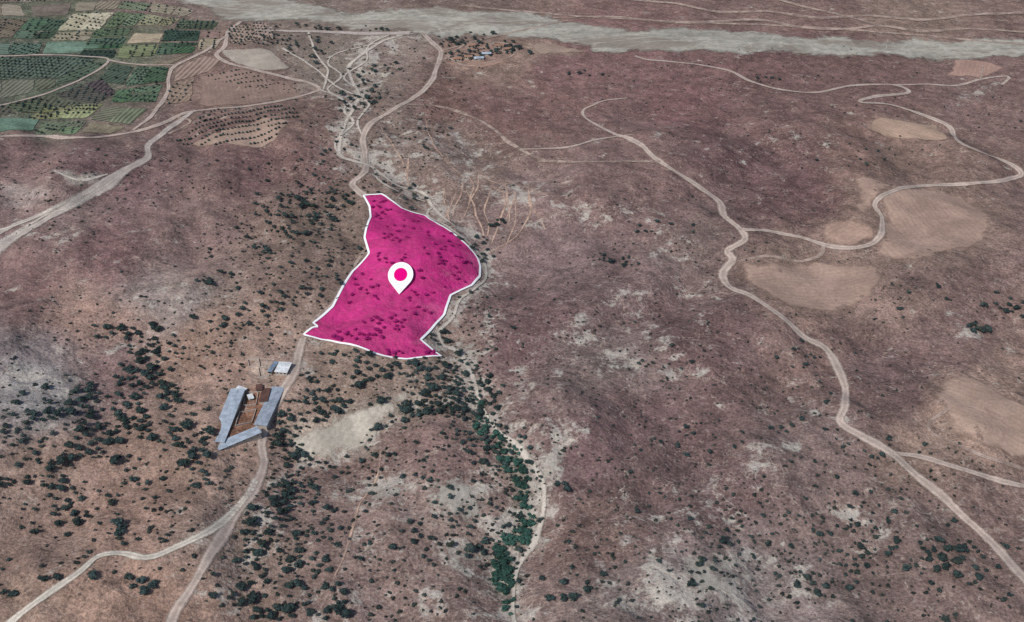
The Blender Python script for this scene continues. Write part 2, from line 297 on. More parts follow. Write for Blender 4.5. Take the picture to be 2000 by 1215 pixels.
for rr_ in R:
    nm,pts,w,mt,lb=rr_[:5]; wd=rr_[5] if len(rr_)>5 else None
    sp_=spline(pts); x,y=G(sp_); off=.52+.008*len(road_w)+(.3 if nm=="river_channel" else 0); road_w.append(np.stack(resample(x,y,12)[:2],1))
    ribbon(nm,[ribbon_data(x,y,w*1.3,off,widths=wd)],mt,lb,{"dry_stream":"stream bed","river_channel":"river bed"}.get(nm,"road"))
tr=[[(800,372),(797,335),(800,300)],[(905,345),(900,380),(884,424)],[(915,345),(926,370),(905,424)],[(985,370),(985,400),(972,440),(962,482)],[(1005,375),(1010,410),(1000,450),(985,482)],[(1030,380),(1035,420),(1010,460),(945,500)],[(938,342),(965,358),(1010,362),(1075,384)],[(812,372),(816,402),(850,420)],[(745,880),(732,950),(700,990),(682,1050),(655,1125)],[(960,362),(990,380),(1005,375)],[(790,372),(770,400)],[(740,240),(770,290),(800,340)],[(830,230),(850,290),(905,345)]]
for i in range(8):
    u=865+i*24; v=random.uniform(340,375); a=random.gauss(1.65,.12); p=[(u,v)]
    for j in range(random.randint(3,6)):
        a+=random.gauss(0,.12); u+=22*math.cos(a); v+=20*math.sin(a); p.append((u,v))
    tr.append(p)
for p in tr:
    x,y=G(spline(p)); ribbon("goat_trail",[ribbon_data(x,y,2.5,.42+random.random()*.05,1.0,.3,[.4,1,1,.4])],M_trail,"narrow reddish goat trail worn into the slope","trail")
# ---------------------------------------------------------------- polygons draped on the terrain
def drape(name,px,mat,off,sp_=9.0,rough=0.0,parent=None,edge=False,wig=0):
    x,y=G(px)
    x=np.append(x,x[0]); y=np.append(y,y[0]); x,y,t=resample(x,y,min(sp_,6)); x=x[:-1]; y=y[:-1]; t=t[:-1]
    if rough:
        x=x+rough*(np.sin(t/31+1)+.6*np.sin(t/11)+.4*rng.normal(size=len(t))); y=y+rough*(np.sin(t/27+3)+.6*np.sin(t/13+1)+.4*rng.normal(size=len(t)))
    if wig: y=y+wig*(np.sin(t/57+1)+.7*np.sin(t/31+2)+.5*np.sin(t/17))
    poly=list(zip(x,y)); gx,gy=np.meshgrid(np.arange(x.min()+2,x.max(),sp_),np.arange(y.min()+2,y.max(),sp_))
    m=inpoly(gx,gy,poly); pts=[Vector(p) for p in poly]+[Vector((a,b)) for a,b in zip(gx[m],gy[m])]
    nb=len(poly); r=delaunay_2d_cdt(pts,[],[list(range(nb))],1,1e-3)
    vv=r[0]; ax=np.array([p.x for p in vv]); ay=np.array([p.y for p in vv]); az=H(ax,ay)+off
    fs=[f if ((vv[f[1]]-vv[f[0]]).cross(vv[f[2]]-vv[f[0]])>0) else list(reversed(f)) for f in r[2]]
    o=mesh_obj(name,np.stack([ax,ay,az],1),fs,mat,parent,smooth=True)
    if edge:
        cl=poly+[poly[0]]; d=np.sqrt(segdist2(ax,ay,cl)); at=o.data.attributes.new("edge",'FLOAT','POINT'); at.data.foreach_set("value",d.astype(np.float32))
    return o
def edge_alpha(n,width,mx=1.0,sc=.12,amp=2.6):
    e=n.math('ADD',n.math('DIVIDE',n.attr("edge").outputs['Fac'],width),n.math('MULTIPLY',n.math('SUBTRACT',n.noise(sc,8,.7,.4),.5),amp))
    a=n.math('MULTIPLY',n.ramp(e,.15,.75),n.ramp(n.attr("edge").outputs['Fac'],0,2.5)); n.alpha(n.math('MULTIPLY',a,mx))
# river bed
n=NT("river_gravel"); mp=n.map((.45,1.3,1),-.03)
f=n.ramp(n.noise(.012,8,.68,.8,mp),.36,.64,.78,1.14); g=n.ramp(n.noise(.1,6,.8),.36,.64,.78,1.18)
c=n.scale(lin(149,144,134),n.math('MULTIPLY',f,g))
c=n.mix(n.ramp(n.noise(.009,7,.64,.9,n.map((.45,1.9,1),-.04)),.50,.57,0,.7),c,lin(120,108,99))
for sc_,o_ in ((.006,0),(.009,30),(.013,70)):
    c=n.mix(n.math('MULTIPLY',n.vein(sc_,5,.55,.8,.012,n.map((.4,1.5,1),-.05,(o_,o_,0))),.55),c,lin(172,167,156))
n.color(c); n.bump(n.noise(.15,5),1.2,.5); edge_alpha(n,20,.97,.03,3.0)
riv=drape("river_bed",[(-700,-72),(0,-62),(280,-26),(340,3),(400,28),(460,43),(560,52),(700,58),(780,66),(850,76),(940,73),(1000,78),(1075,87),(1130,98),(1200,101),(1350,105),(1420,112),(1500,110),(1600,115),(1800,114),(2050,122),(2500,140),(2500,90),(2050,80),(1900,78),(1800,72),(1700,73),(1600,67),(1500,65),(1400,57),(1300,56),(1200,46),(1080,37),(1000,18),(900,19),(800,12),(700,14),(600,8),(520,-11),(400,-36),(0,-90),(-700,-100)],n.m,.6,12,5,edge=True,wig=7)
tag(riv,"wide pale grey braided gravel river bed","river bed",kind="structure")
# bare tilled fields
def bare_mat(rgb,ang,width=11,mx=.93,sc=.05,amp=2.0):
    n=NT("bare_field"); w_=n.t.nodes.new('ShaderNodeTexWave'); w_.inputs['Scale'].default_value=.06; w_.inputs['Distortion'].default_value=2; w_.inputs['Detail'].default_value=4; n.l(n.map((1,1,1),ang),w_.inputs['Vector'])
    f=n.math('MULTIPLY',n.ramp(n.noise(.03,7,.68,.4),.36,.64,.84,1.13),n.math('MULTIPLY',n.ramp(n.noise(.4,5,.8),.3,.7,.84,1.16),n.ramp(w_.outputs['Fac'],0,1,.96,1.04)))
    c=n.scale(lin(*rgb),f); c=n.mix(n.ramp(n.noise(.26,4,.7,0),.58,.69,0,.35),c,lin(108,88,80)); n.color(c); n.bump(n.noise(.2,6,.7),1.6,.6); edge_alpha(n,width,mx,sc,amp); return n.m
bare_px=[([(1426,506),(1480,512),(1560,506),(1640,516),(1716,510),(1728,545),(1705,580),(1660,596),(1630,612),(1560,614),(1496,580),(1450,548)],(155,131,118)),
([(1728,366),(1790,362),(1880,380),(1936,408),(1944,446),(1880,490),(1800,518),(1740,512),(1690,492),(1714,458),(1716,422),(1702,400)],(154,130,117)),
([(1654,340),(1700,343),(1744,360),(1714,398),(1702,438),(1656,440),(1664,385)],(154,130,117)),
([(1586,436),(1640,424),(1710,434),(1718,468),(1675,486),(1606,480)],(153,128,115)),
([(1860,115),(1920,117),(1974,130),(1925,155),(1838,148)],(155,127,115)),
([(1708,229),(1830,239),(1868,279),(1694,256)],(158,134,118)),
([(1846,733),(1910,735),(1965,765),(2040,795),(2040,920),(1960,892),(1880,860),(1836,835),(1826,775)],(160,136,122)),
([(422,98),(520,92),(548,110),(575,140),(500,137),(452,123)],(160,149,137)),
([(322,280),(420,256),(520,230),(566,234),(548,265),(500,288),(420,287)],(150,128,115)),
([(900,128),(980,112),(1000,122),(940,138)],(152,124,110)),([(1030,84),(1090,84),(1150,104),(1050,108)],(146,127,114)),
([(380,150),(470,130),(560,165),(600,190),(500,205),(390,210)],(136,114,104))]
for i,(px,c) in enumerate(bare_px):
    tag(drape("bare_field",px,bare_mat(c,random.uniform(0,3),6 if 4<=i<=5 or i>6 else 11),.34+.012*i,8,2.5,edge=True),"pale bare tilled field on dry hillside" ,"field",group="bare fields on the hills",kind="structure")
tag(drape("bare_clearing",[(560,862),(588,840),(620,822),(650,808),(700,790),(752,776),(800,762),(818,770),(790,796),(770,816),(736,836),(728,866),(706,884),(664,876),(640,892),(604,888),(592,906),(568,900)],bare_mat((170,161,148),.5,8,.92,.09,3.2),.38,5,2.5,edge=True),"pale beige bare clearing among the oaks" ,"ground",kind="structure")
for px in ([(1030,870),(1075,860),(1100,900),(1092,960),(1080,1010),(1092,1060),(1050,1100),(1046,1030),(1050,960)],[(880,672),(925,668),(935,700),(950,750),(925,760),(905,715)],[(840,935),(920,925),(960,960),(950,1020),(880,1030),(830,990)],[(880,1050),(950,1040),(960,1100),(900,1130),(870,1100)],[(1300,1090),(1420,1070),(1480,1120),(1440,1180),(1320,1170)],[(1170,700),(1240,698),(1250,725),(1190,735)],[(1280,712),(1330,706),(1345,722),(1300,730)],[(690,940),(770,930),(790,970),(720,1000)]):
    tag(drape("eroded_bank",px,bare_mat((166,159,149),.5,20,.8,.09,5.0),.36,6,2.5,edge=True),"pale eroded gravel bank on the slope" ,"ground",kind="structure")
for i in range(11):
    u0=386+i*17; tag(drape("ploughed_strip",[(u0,203-i*2.5),(u0+8,201-i*2.5),(u0+56,156-i*.5),(u0+46,158-i*.5)],bare_mat((160,139,124),.4,2.5,.85,.1,1.2),.62,7,1,edge=True),"narrow ploughed terrace strip on the slope","field",group="ploughed terrace strips",kind="structure")
# farm fields
fields=[([(62,36),(135,38),(95,78),(22,75)],(58,80,62),'d'),([(142,28),(225,22),(190,60),(112,61)],(140,134,114),'d'),([(228,23),(285,28),(262,51),(200,55)],(72,84,64),'d'),([(288,28),(350,36),(330,51),(266,51)],(120,118,96),'d'),([(352,38),(430,43),(415,58),(337,57)],(62,72,58),'d'),
([(112,64),(182,62),(168,79),(98,79)],(124,120,100),'d'),([(190,58),(260,54),(247,70),(177,73)],(62,76,58),'d'),([(262,66),(320,65),(310,84),(248,86)],(148,134,114),'p'),([(323,60),(393,60),(385,81),(316,81)],(50,66,56),'p'),([(92,83),(172,81),(160,104),(82,106)],(98,116,102),'p'),
([(177,76),(248,73),(236,93),(162,96)],(50,78,58),'s'),([(238,90),(310,87),(300,110),(228,114)],(98,104,78),'d'),([(313,84),(390,83),(375,103),(303,108)],(56,76,60),'d'),([(396,62),(440,63),(422,98),(385,99)],(122,106,94),'d'),([(162,98),(228,97),(222,113),(152,116)],(48,60,52),'p'),
([(0,36),(56,38),(22,74),(-30,80)],(94,90,76),'d'),([(-30,84),(86,84),(76,106),(-30,110)],(62,78,70),'s'),([(-30,112),(140,112),(186,118),(110,152),(-30,158)],(60,74,64),'s'),([(170,122),(210,122),(160,154),(110,166),(116,154)],(64,78,64),'d'),
([(268,130),(328,131),(322,160),(242,170)],(58,78,60),'d'),([(228,176),(318,164),(303,200),(215,200)],(62,82,62),'d'),([(-30,160),(108,154),(110,170),(-30,202)],(78,84,70),'s'),([(-30,216),(100,184),(188,206),(-30,228)],(70,72,62),'d'),([(104,184),(200,152),(228,182),(192,204)],(62,66,58),'d'),
([(216,126),(262,130),(238,168),(192,158)],(52,64,56),'d'),([(82,210),(203,204),(170,230),(52,234)],(106,108,80),'d'),([(-30,232),(80,231),(60,258),(-30,259)],(92,112,98),'p'),([(207,210),(290,212),(255,244),(172,234)],(84,92,74),'s'),([(84,237),(168,237),(150,261),(64,261)],(74,82,66),'d'),([(176,240),(250,247),(210,262),(156,262)],(112,104,88),'p'),
([(-30,8),(40,10),(50,32),(-30,32)],(110,104,92),'s'),([(60,12),(140,6),(132,30),(66,32)],(104,94,86),'p'),([(150,6),(240,2),(228,18),(146,24)],(116,110,96),'s'),([(262,130),(330,118),(380,103),(330,128)],(112,102,88),'p'),([(448,52),(520,44),(540,76),(450,88)],(124,108,98),'d'),([(300,6),(380,20),(360,32),(290,24)],(112,102,92),'d'),([(240,2),(296,6),(284,22),(232,18)],(84,92,74),'d'),([(345,132),(400,108),(430,118),(410,140),(340,160)],(120,104,94),'s'),([(336,165),(380,150),(372,200),(322,205)],(124,106,96),'d'),([(0,-14),(120,-16),(120,2),(-10,6)],(118,106,98),'d')]
sub=[]
for px,rgb,kd in fields:
    wd=max(p[0] for p in px)-min(p[0] for p in px)
    if len(px)!=4 or kd=='p': sub.append((px,rgb,kd)); continue
    p=[np.array(q,float) for q in px]; nu=2 if wd>72 else 1; nu=3 if wd>125 else nu; nv=2 if random.random()<.4 else 1
    su=[0]+sorted([i/nu+random.uniform(-.13,.13) for i in range(1,nu)])+[1]; sv=[0]+[.5+random.uniform(-.15,.15)]*(nv-1)+[1]
    bl=lambda a,b_: tuple((p[0]*(1-a)+p[1]*a)*(1-b_)+(p[3]*(1-a)+p[2]*a)*b_)
    for i in range(nu):
        for j in range(nv):
            a0,a1,b0,b1=su[i]+.012,su[i+1]-.012,sv[j]+.025,sv[j+1]-.025; jt=random.gauss(0,9); gj=random.gauss(0,3)
            q4=[bl(a0,b0),bl(a1,b0),bl(a1,b1),bl(a0,b1)]; q4=[(a+random.gauss(0,1.2),b_+random.gauss(0,.5)) for a,b_ in q4]
            sub.append((q4,tuple(max(35,min(190,q+jt+(gj if m==1 else 0))) for m,q in enumerate(rgb)),kd))
orch=[]
for i,(px,rgb,kd) in enumerate(sub):
    a=random.choice([.15,.15,1.45,1.45,.5]); n=NT("field_crop"); mp=n.map((1,1,1),a)
    b1=n.t.nodes.new('ShaderNodeTexWave'); b1.inputs['Scale'].default_value=.05; b1.inputs['Distortion'].default_value=.5; b1.inputs['Detail'].default_value=3; n.l(mp,b1.inputs['Vector'])
    f=n.ramp(n.noise(.04,8,.72),.34,.66,.70,1.3); f=n.math('MULTIPLY',f,n.ramp(n.noise(.3,5,.8),.32,.68,.78,1.24)); c=n.scale(lin(*rgb),f)
    if kd!='p': c=n.mix(n.ramp(b1.outputs['Fac'],.5,.8,0,.6 if kd=='s' else .4),c,lin(min(255,rgb[0]+50),min(255,rgb[1]+40),min(255,rgb[2]+38)))
    n.color(c); n.bump(n.noise(.3,4),1,.6)
    o=drape("farm_field",px,n.m,.48,8,1.0)
    tag(o,{'d':"orchard plot planted with rows of trees",'s':"striped crop field with dry furrows",'p':"plain cultivated field patch"}[kd]+(" in green" if rgb[1]>rgb[0] else " in tan"),"field",group="patchwork of farm fields",kind="structure")
    if kd=='d' or rgb[0]<64: orch.append((px,a,random.choice([4.6,5.5,7]),random.choice([1.6,2.2]),1.1,2.1))
orch+= [([(330,278),(370,258),(400,218),(480,214),(560,207),(590,225),(545,262),(500,284),(420,284)],-.5,4.2,3.2,1.3,2.0),([(445,60),(530,55),(590,90),(450,90)],.4,7,1.8,1.4,2.2),([(395,150),(470,135),(550,165),(500,180)],-.5,5,3,1.1,1.8)]
# ---------------------------------------------------------------- marked plot
plot=[(710,383),(745,380),(785,408),(830,422),(875,450),(912,480),(934,508),(938,522),(937,541),(922,558),(892,572),(880,578),(868,615),(845,641),(822,665),(862,697),(795,703),(725,689),(650,668),(593,655),(612,640),(622,640),(612,632),(650,600),(665,570),(690,530),(721,496),(712,465),(724,425),(722,405)]
n=NT("magenta_soil"); f=n.ramp(n.noise(.04,7,.72,.3),.36,.64,.82,1.18)
n.color(n.scale(lin(216,36,136),f)); n.alpha(.57)
soil_relief(n)
plo=drape("land_plot",plot,n.m,.55,5); tag(plo,"magenta highlighted plot of land with white outline","plot of land")
n=NT("white_line"); n.color((.93,.93,.93,1)); M_line=n.m
px_,py_=G(plot+[plot[0]]); x,y,t=resample(px_,py_,2.5)
x=x[:-1]; y=y[:-1]; tx=np.roll(x,-1)-np.roll(x,1); ty=np.roll(y,-1)-np.roll(y,1); L=np.hypot(tx,ty); nxx,nyy=-ty/L,tx/L; vs=[];fs=[];N=len(x)
for i in range(N):
    for c_ in (-.95,0,.95):
        a,b_=x[i]+nxx[i]*c_,y[i]+nyy[i]*c_; vs.append((a,b_,float(H(a,b_))+1.0))
for i in range(N):
    j=(i+1)%N; fs+=[(i*3,i*3+1,j*3+1,j*3),(i*3+1,i*3+2,j*3+2,j*3+1)]
mesh_obj("boundary_line",vs,fs,M_line,plo)
# map marker, leaning far back on the slope
tipx,tipy=G([(780,577)]); tx_,ty_=float(tipx[0]),float(tipy[0]); mk=bpy.data.objects.new("map_marker",None); COL.objects.link(mk)
LEAN=math.radians(68); tz=float(H(tx_,ty_))
mk.location=(tx_,ty_,tz+1.1); mk.rotation_euler=(-LEAN,0,0); mk.scale=(1,1,1/math.cos(LEAN-math.radians(34))); tag(mk,"white teardrop map pin with pink dot on the plot","map pin")
def extr(name,out,y0,y1,mat,parent):
    k=len(out); vs=[(a,y0,b) for a,b in out]+[(a,y1,b) for a,b in out]; fs=[tuple(range(k)),tuple(reversed(range(k,2*k)))]+[(i,i+k,(i+1)%k+k,(i+1)%k) for i in range(k)]
    return mesh_obj(name,vs,fs,mat,parent)
r_,cz=11.1,17.2; al=math.asin(r_/cz); out=[(0,0)]
for i in range(49):
    th=-al+ (math.pi+2*al)*i/48; out.append((r_*math.cos(th),cz+r_*math.sin(th)))
n=NT("white_marker"); n.color((.92,.92,.92,1)); n.b.inputs['Roughness'].default_value=.6; M_mk=n.m
n=NT("pink_marker"); n.color(lin(216,0,118,.95)); n.b.inputs['Roughness'].default_value=.6
extr("body",out,-.4,.4,M_mk,mk)
extr("dot",[(5.9*math.cos(i*math.pi/24),cz+5.9*math.sin(i*math.pi/24)) for i in range(48)],-.6,-.41,n.m,mk)
# ---------------------------------------------------------------- buildings
def roof_mat(name,rgb,sc=1.2):
    n=NT(name); n.b.inputs['Roughness'].default_value=.6
    f=n.math('MULTIPLY',n.ramp(n.noise(.2,5,.7),.34,.66,.74,1.15),n.ramp(n.noise(1.6,3,.6),.3,.7,.85,1.13)); n.color(n.scale(rgb,f))
    return n.m
M_roof=roof_mat("grey_sheet_roof",lin(150,159,170)); M_roofd=roof_mat("dark_grey_sheet_roof",lin(134,142,153)); M_roof2=roof_mat("brown_sheet_roof",lin(84,62,56)); M_roofw=roof_mat("white_sheet_roof",lin(196,197,198)); M_tile=roof_mat("clay_tile_roof",lin(140,108,92)); M_roofb=roof_mat("blue_grey_roof",lin(108,122,138))
M_wall=simple("plaster_wall",lin(160,150,140),.12,.4); M_dark=simple("dark_opening",(.03,.03,.03,1),.1); M_conc=simple("concrete",lin(160,150,142),.12,.5); M_door=simple("metal_door",lin(90,92,96),.1)
def box(cx,cy,cz,sx,sy,sz):
    v=[(cx+a*sx/2,cy+b*sy/2,cz+c*sz/2) for a in(-1,1) for b in(-1,1) for c in(-1,1)]
    return v,[(0,1,3,2),(4,6,7,5),(0,4,5,1),(2,3,7,6),(0,2,6,4),(1,5,7,3)]
def boxes(name,lst,mat,par):
    vs=[];fs=[]
    for b in lst:
        v,f=box(*b); k=len(vs); vs+=v; fs+=[tuple(i+k for i in q) for q in f]
    return mesh_obj(name,vs,fs,mat,par)
def barn(name,ax,ay,bx,by,width,hw,rise,mroof,label,cat,nwin=8,group=None,mono=False,dz=0):
    L=math.hypot(bx-ax,by-ay); ang=math.atan2(by-ay,bx-ax); mx,my=(ax+bx)/2,(ay+by)/2
    hs=H(np.array([ax,bx,mx]),np.array([ay,by,my])); z0=float(hs.mean())
    e=bpy.data.objects.new(name,None); COL.objects.link(e); e.location=(mx,my,z0+dz); e.rotation_euler=(0,0,ang); tag(e,label,cat,group)
    w=width/2; l=L/2; th=.3; bz=-5
    def pr(x0,x1,y0,y1,z0_,z1): return ((x0+x1)/2,(y0+y1)/2,(z0_+z1)/2,x1-x0,y1-y0,z1-z0_)
    boxes("wall",[pr(-l,l,-w,-w+th,bz,hw),pr(-l,l,w-th,w,bz,hw),pr(-l,-l+th,-w+th+.003,w-th-.003,bz,hw),pr(l-th,l,-w+th+.003,w-th-.003,bz,hw)],M_wall,e)
    ov=.6; h0=hw+.02
    if mono:
        v=[(-l-ov,-w-ov,h0),(l+ov,-w-ov,h0),(l+ov,w+ov,h0+rise),(-l-ov,w+ov,h0+rise)]; v+=[(a,b,c+.2) for a,b,c in v]
        f=[(3,2,1,0),(4,5,6,7),(0,1,5,4),(1,2,6,5),(2,3,7,6),(3,0,4,7)]
    else:
        pf=[(-w-ov,h0-.05),(0,h0+rise),(w+ov,h0-.05),(w+ov,h0+.17),(0,h0+rise+.24),(-w-ov,h0+.17)]
        v=[(-l-ov,a,b) for a,b in pf]+[(l+ov,a,b) for a,b in pf]; f=[(i,(i+1)%6,(i+1)%6+6,i+6) for i in range(6)]+[(5,4,3,2,1,0),(6,7,8,9,10,11)]
        mesh_obj("gable",[(-l+.02,-w,hw),(-l+.02,w,hw),(-l+.02,0,hw+rise)],[(0,1,2)],M_wall,e)
        mesh_obj("gable",[(l-.02,-w,hw),(l-.02,w,hw),(l-.02,0,hw+rise)],[(0,2,1)],M_wall,e)
    mesh_obj("roof",v,f,mroof,e)
    boxes("door",[pr(-l-.06,-l-.01,-1.3,1.3,0,2.1)],M_door,e)
    ws=1.4
    for i in range(nwin):
        xx=-l+(i+.5)*L/nwin
        for sy in(-1,1): boxes("window",[pr(xx-ws/2,xx+ws/2,sy*(w+.03)-.025,sy*(w+.03)+.025,1.1,hw-.3)],M_dark,e)
    return e
def barn_px(name,a,b,*k,**kw):
    x,y=G([a,b]); return barn(name,float(x[0]),float(y[0]),float(x[1]),float(y[1]),*k,**kw)
barn_px("livestock_barn",(466,770),(424,863),10,2.2,.35,M_roof,"long pale grey sheet-roofed livestock barn beside the yard","barn",8,"barns around the farmyard")
barn_px("livestock_barn",(543,758),(510,838),9,2.2,.35,M_roofd,"darker grey sheet-roofed livestock barn along the dirt road","barn",7,"barns around the farmyard",dz=.1)
barn_px("livestock_barn",(424,871),(507,851),7.5,2.2,.35,M_roof,"grey sheet-roofed cross barn closing the yard","barn",6,"barns around the farmyard",dz=.3)
barn_px("open_shed",(521,762),(515,790),5.5,2.1,.4,M_roof2,"brown low shed with rusty roof in the yard","shed",3,mono=True)
barn_px("open_shed",(502,762),(512,760),6,2.1,.3,M_roof2,"brown low shed with rusty roof closing the yard end","shed",2,mono=True)
barn_px("farm_shed",(486,780),(494,778),5,2.1,.3,M_roofw,"small white-roofed shed inside the yard","shed",2,mono=True)
barn_px("farmhouse",(531,722),(537,723),12,3.0,.4,M_roofb,"narrow blue-grey roofed farmhouse by the dirt road","house",2,mono=True)
barn_px("farmhouse",(543,723),(565,724),12,2.8,.4,M_roofw,"white flat-roofed farmhouse by the dirt road","house",3,mono=True)
barn_px("farm_shed",(466,772),(475,762),7,2.8,.4,M_roofw,"small white annex at the barn end","shed",2,mono=True)
def pen(pts,label):
    x,y=G(pts); vs=[];fs=[]
    for i in range(len(x)):
        j=(i+1)%len(x); a=Vector((x[i],y[i],0)); b=Vector((x[j],y[j],0)); d=(b-a).normalized(); nn=Vector((-d.y,d.x,0))*.2; k=max(2,int((b-a).length/3))
        for s in range(k):
            p=a.lerp(b,s/k); q=a.lerp(b,(s+1)/k); b0=len(vs)
            for r2 in (p,q):
                z=float(H(r2.x,r2.y))
                for sg in(-1,1):
                    for hh in(-.8,1.2): vs.append((r2.x+sg*nn.x,r2.y+sg*nn.y,z+hh))
            fs+=[(b0,b0+1,b0+5,b0+4),(b0+2,b0+6,b0+7,b0+3),(b0+1,b0+3,b0+7,b0+5),(b0,b0+2,b0+3,b0+1),(b0+4,b0+5,b0+7,b0+6)]
    o=mesh_obj("pen_wall",vs,fs,M_conc); tag(o,label,"pen",group="livestock pens")
pen([(484,704),(505,702),(508,716),(487,718)],"low concrete livestock pen beside the farmhouse")
pen([(505,720),(526,718),(526,736),(508,738)],"low concrete livestock pen beside the farmhouse")
pen([(478,768),(505,766),(500,791),(476,793)],"low pen wall around the small yard shed")
pen([(468,806),(500,801),(492,826),(460,833)],"low pen wall dividing the bare farmyard")
for i,(u,v,an,w) in enumerate([(893,118,.2,7),(915,114,-.1,6),(950,108,.1,6),(990,99,.3,6),(935,117,.2,6),(975,92,.1,6),(920,92,.3,6)]):
    x,y=G([(u,v)]); x=float(x[0]); y=float(y[0]); l=random.uniform(4,6); 
    barn("village_house",x-l*math.cos(an),y-l*math.sin(an),x+l*math.cos(an),y+l*math.sin(an),w,3.2,1.2,[M_tile,M_tile,M_roof,M_tile,M_roof][i%5],["clay-tiled plaster village house among trees","clay-tiled plaster village house among trees","grey-roofed village house among trees","clay-tiled plaster village house among trees","grey-roofed village house among trees"][i%5],"house",2,"houses of the hamlet")
# ---------------------------------------------------------------- vegetation
def foliage_mat(name,rgb,dark=.5,light=1.6,dry=(.07,.075,.05,1)):
    n=NT(name); n.b.inputs['Specular IOR Level'].default_value=.05
    f=n.math('MULTIPLY',n.ramp(n.noise(.6,4,.7),.3,.7,dark,light),n.ramp(n.noise(.04,2),.35,.65,.75,1.3)); c=n.scale(rgb,f)
    c=n.mix(n.ramp(n.noise(.12,4,.7),.5,.68,0,.45),c,dry); n.color(c); return n.m
M_leaf=foliage_mat("oak_foliage",(.035,.052,.051,1)); M_lush=foliage_mat("lush_foliage",(.036,.080,.064,1),dry=(.05,.065,.054,1)); M_scrub=foliage_mat("scrub_foliage",(.034,.043,.040,1),dry=(.065,.065,.05,1))
n=NT("magenta_leaf"); n.color(n.scale(lin(134,28,94),n.ramp(n.noise(.6,4),.3,.7,.75,1.2))); M_mag=n.m
M_bark=simple("bark",(.09,.07,.055,1),.3,2)
def ico(sub=1):
    bm=bmesh.new(); bmesh.ops.create_icosphere(bm,subdivisions=sub,radius=1); v=np.array([p.co[:] for p in bm.verts]); f=[[q.index for q in p.verts] for p in bm.faces]; bm.free(); return v,f
IV2,IF2=ico(2); IV1,IF1=ico(1)
def crown_data(seed,zc,zr,lobes,leaves,low=False):
    r=np.random.default_rng(seed); vs=[];fs=[];n0=0; IV,IF=(IV1,IF1) if low else (IV2,IF2)
    sx=r.uniform(.75,1.1)
    for k in range(lobes):
        a=r.uniform(0,6.28); q=math.sqrt(r.uniform(0,1))*.64 if k else 0; rad=r.uniform(.24,.42) if k else .54
        c=np.array([q*math.cos(a)*sx,q*math.sin(a),zc+r.uniform(-.5,.5)*zr*(1-q)])
        sc=np.array([rad,rad,rad*max(.55,zr)])
        v=IV*sc*(.85+.2*r.normal(size=(len(IV),1)).clip(-1,1))+c; v[:,2]=np.maximum(v[:,2],.06); vs.append(v); fs+=[[i+n0 for i in f] for f in IF]; n0+=len(v)
        for j in range(leaves):
            d=r.normal(size=3); d[2]=abs(d[2])*.8-.15; d/=np.linalg.norm(d); p=c+d*sc*r.uniform(.85,1.35)
            nrm=d+.7*r.normal(size=3); nrm/=np.linalg.norm(nrm); t1=np.cross(nrm,r.normal(size=3)); t1/=np.linalg.norm(t1); t2=np.cross(nrm,t1); s=r.uniform(.05,.11)*(1.5 if low else 1)
            q4=np.array([p+s*t1,p+s*.8*t2,p-s*t1,p-s*.8*t2]); q4[:,2]=np.maximum(q4[:,2],.03); vs.append(q4); fs.append([n0,n0+1,n0+2,n0+3]); n0+=4
    return np.concatenate(vs),fs
def trunk_data(h):
    vs=[];fs=[];k=7
    def limb(a,b,r0,r1):
        a=np.array(a);b=np.array(b);d=(b-a)/np.linalg.norm(b-a);t=np.cross(d,[.3,.9,.1]);t/=np.linalg.norm(t);s=np.cross(d,t);n0=len(vs)
        for p,r in((a,r0),(b,r1)):
            for i in range(k): vs.append(p+r*(math.cos(6.283*i/k)*t+math.sin(6.283*i/k)*s))
        fs.extend([n0+i,n0+(i+1)%k,n0+k+(i+1)%k,n0+k+i] for i in range(k))
    limb((0,0,-.3),(0.03,0,h*.6),.10,.07)
    for an in(.4,2.4,4.5): limb((0.03,0,h*.55),(.35*math.cos(an),.35*math.sin(an),h*1.05),.055,.025)
    return np.array(vs),fs
TR=trunk_data(.6)
tree_v=[crown_data(100+i,.68,.5,9+i%4,26) for i in range(8)]; tree_low=[crown_data(300+i,.68,.5,8,10,True) for i in range(8)]
shrub_v=[crown_data(200+i,.36,.42,6+i%3,14) for i in range(6)]; shrub_low=[crown_data(400+i,.36,.42,4,4,True) for i in range(8)]
def mk_mesh(name,data,mats,second=None):
    v,f=data; mi=[0]*len(f)
    if second is not None:
        v2,f2=second; f=list(f)+[[i+len(v) for i in q] for q in f2]; v=np.concatenate([v,v2]); mi+=[1]*len(f2)
    me=bpy.data.meshes.new(name); me.from_pydata(v.tolist(),[],f); 
    for m in mats: me.materials.append(m)
    me.polygons.foreach_set("material_index",mi); me.update(); return me
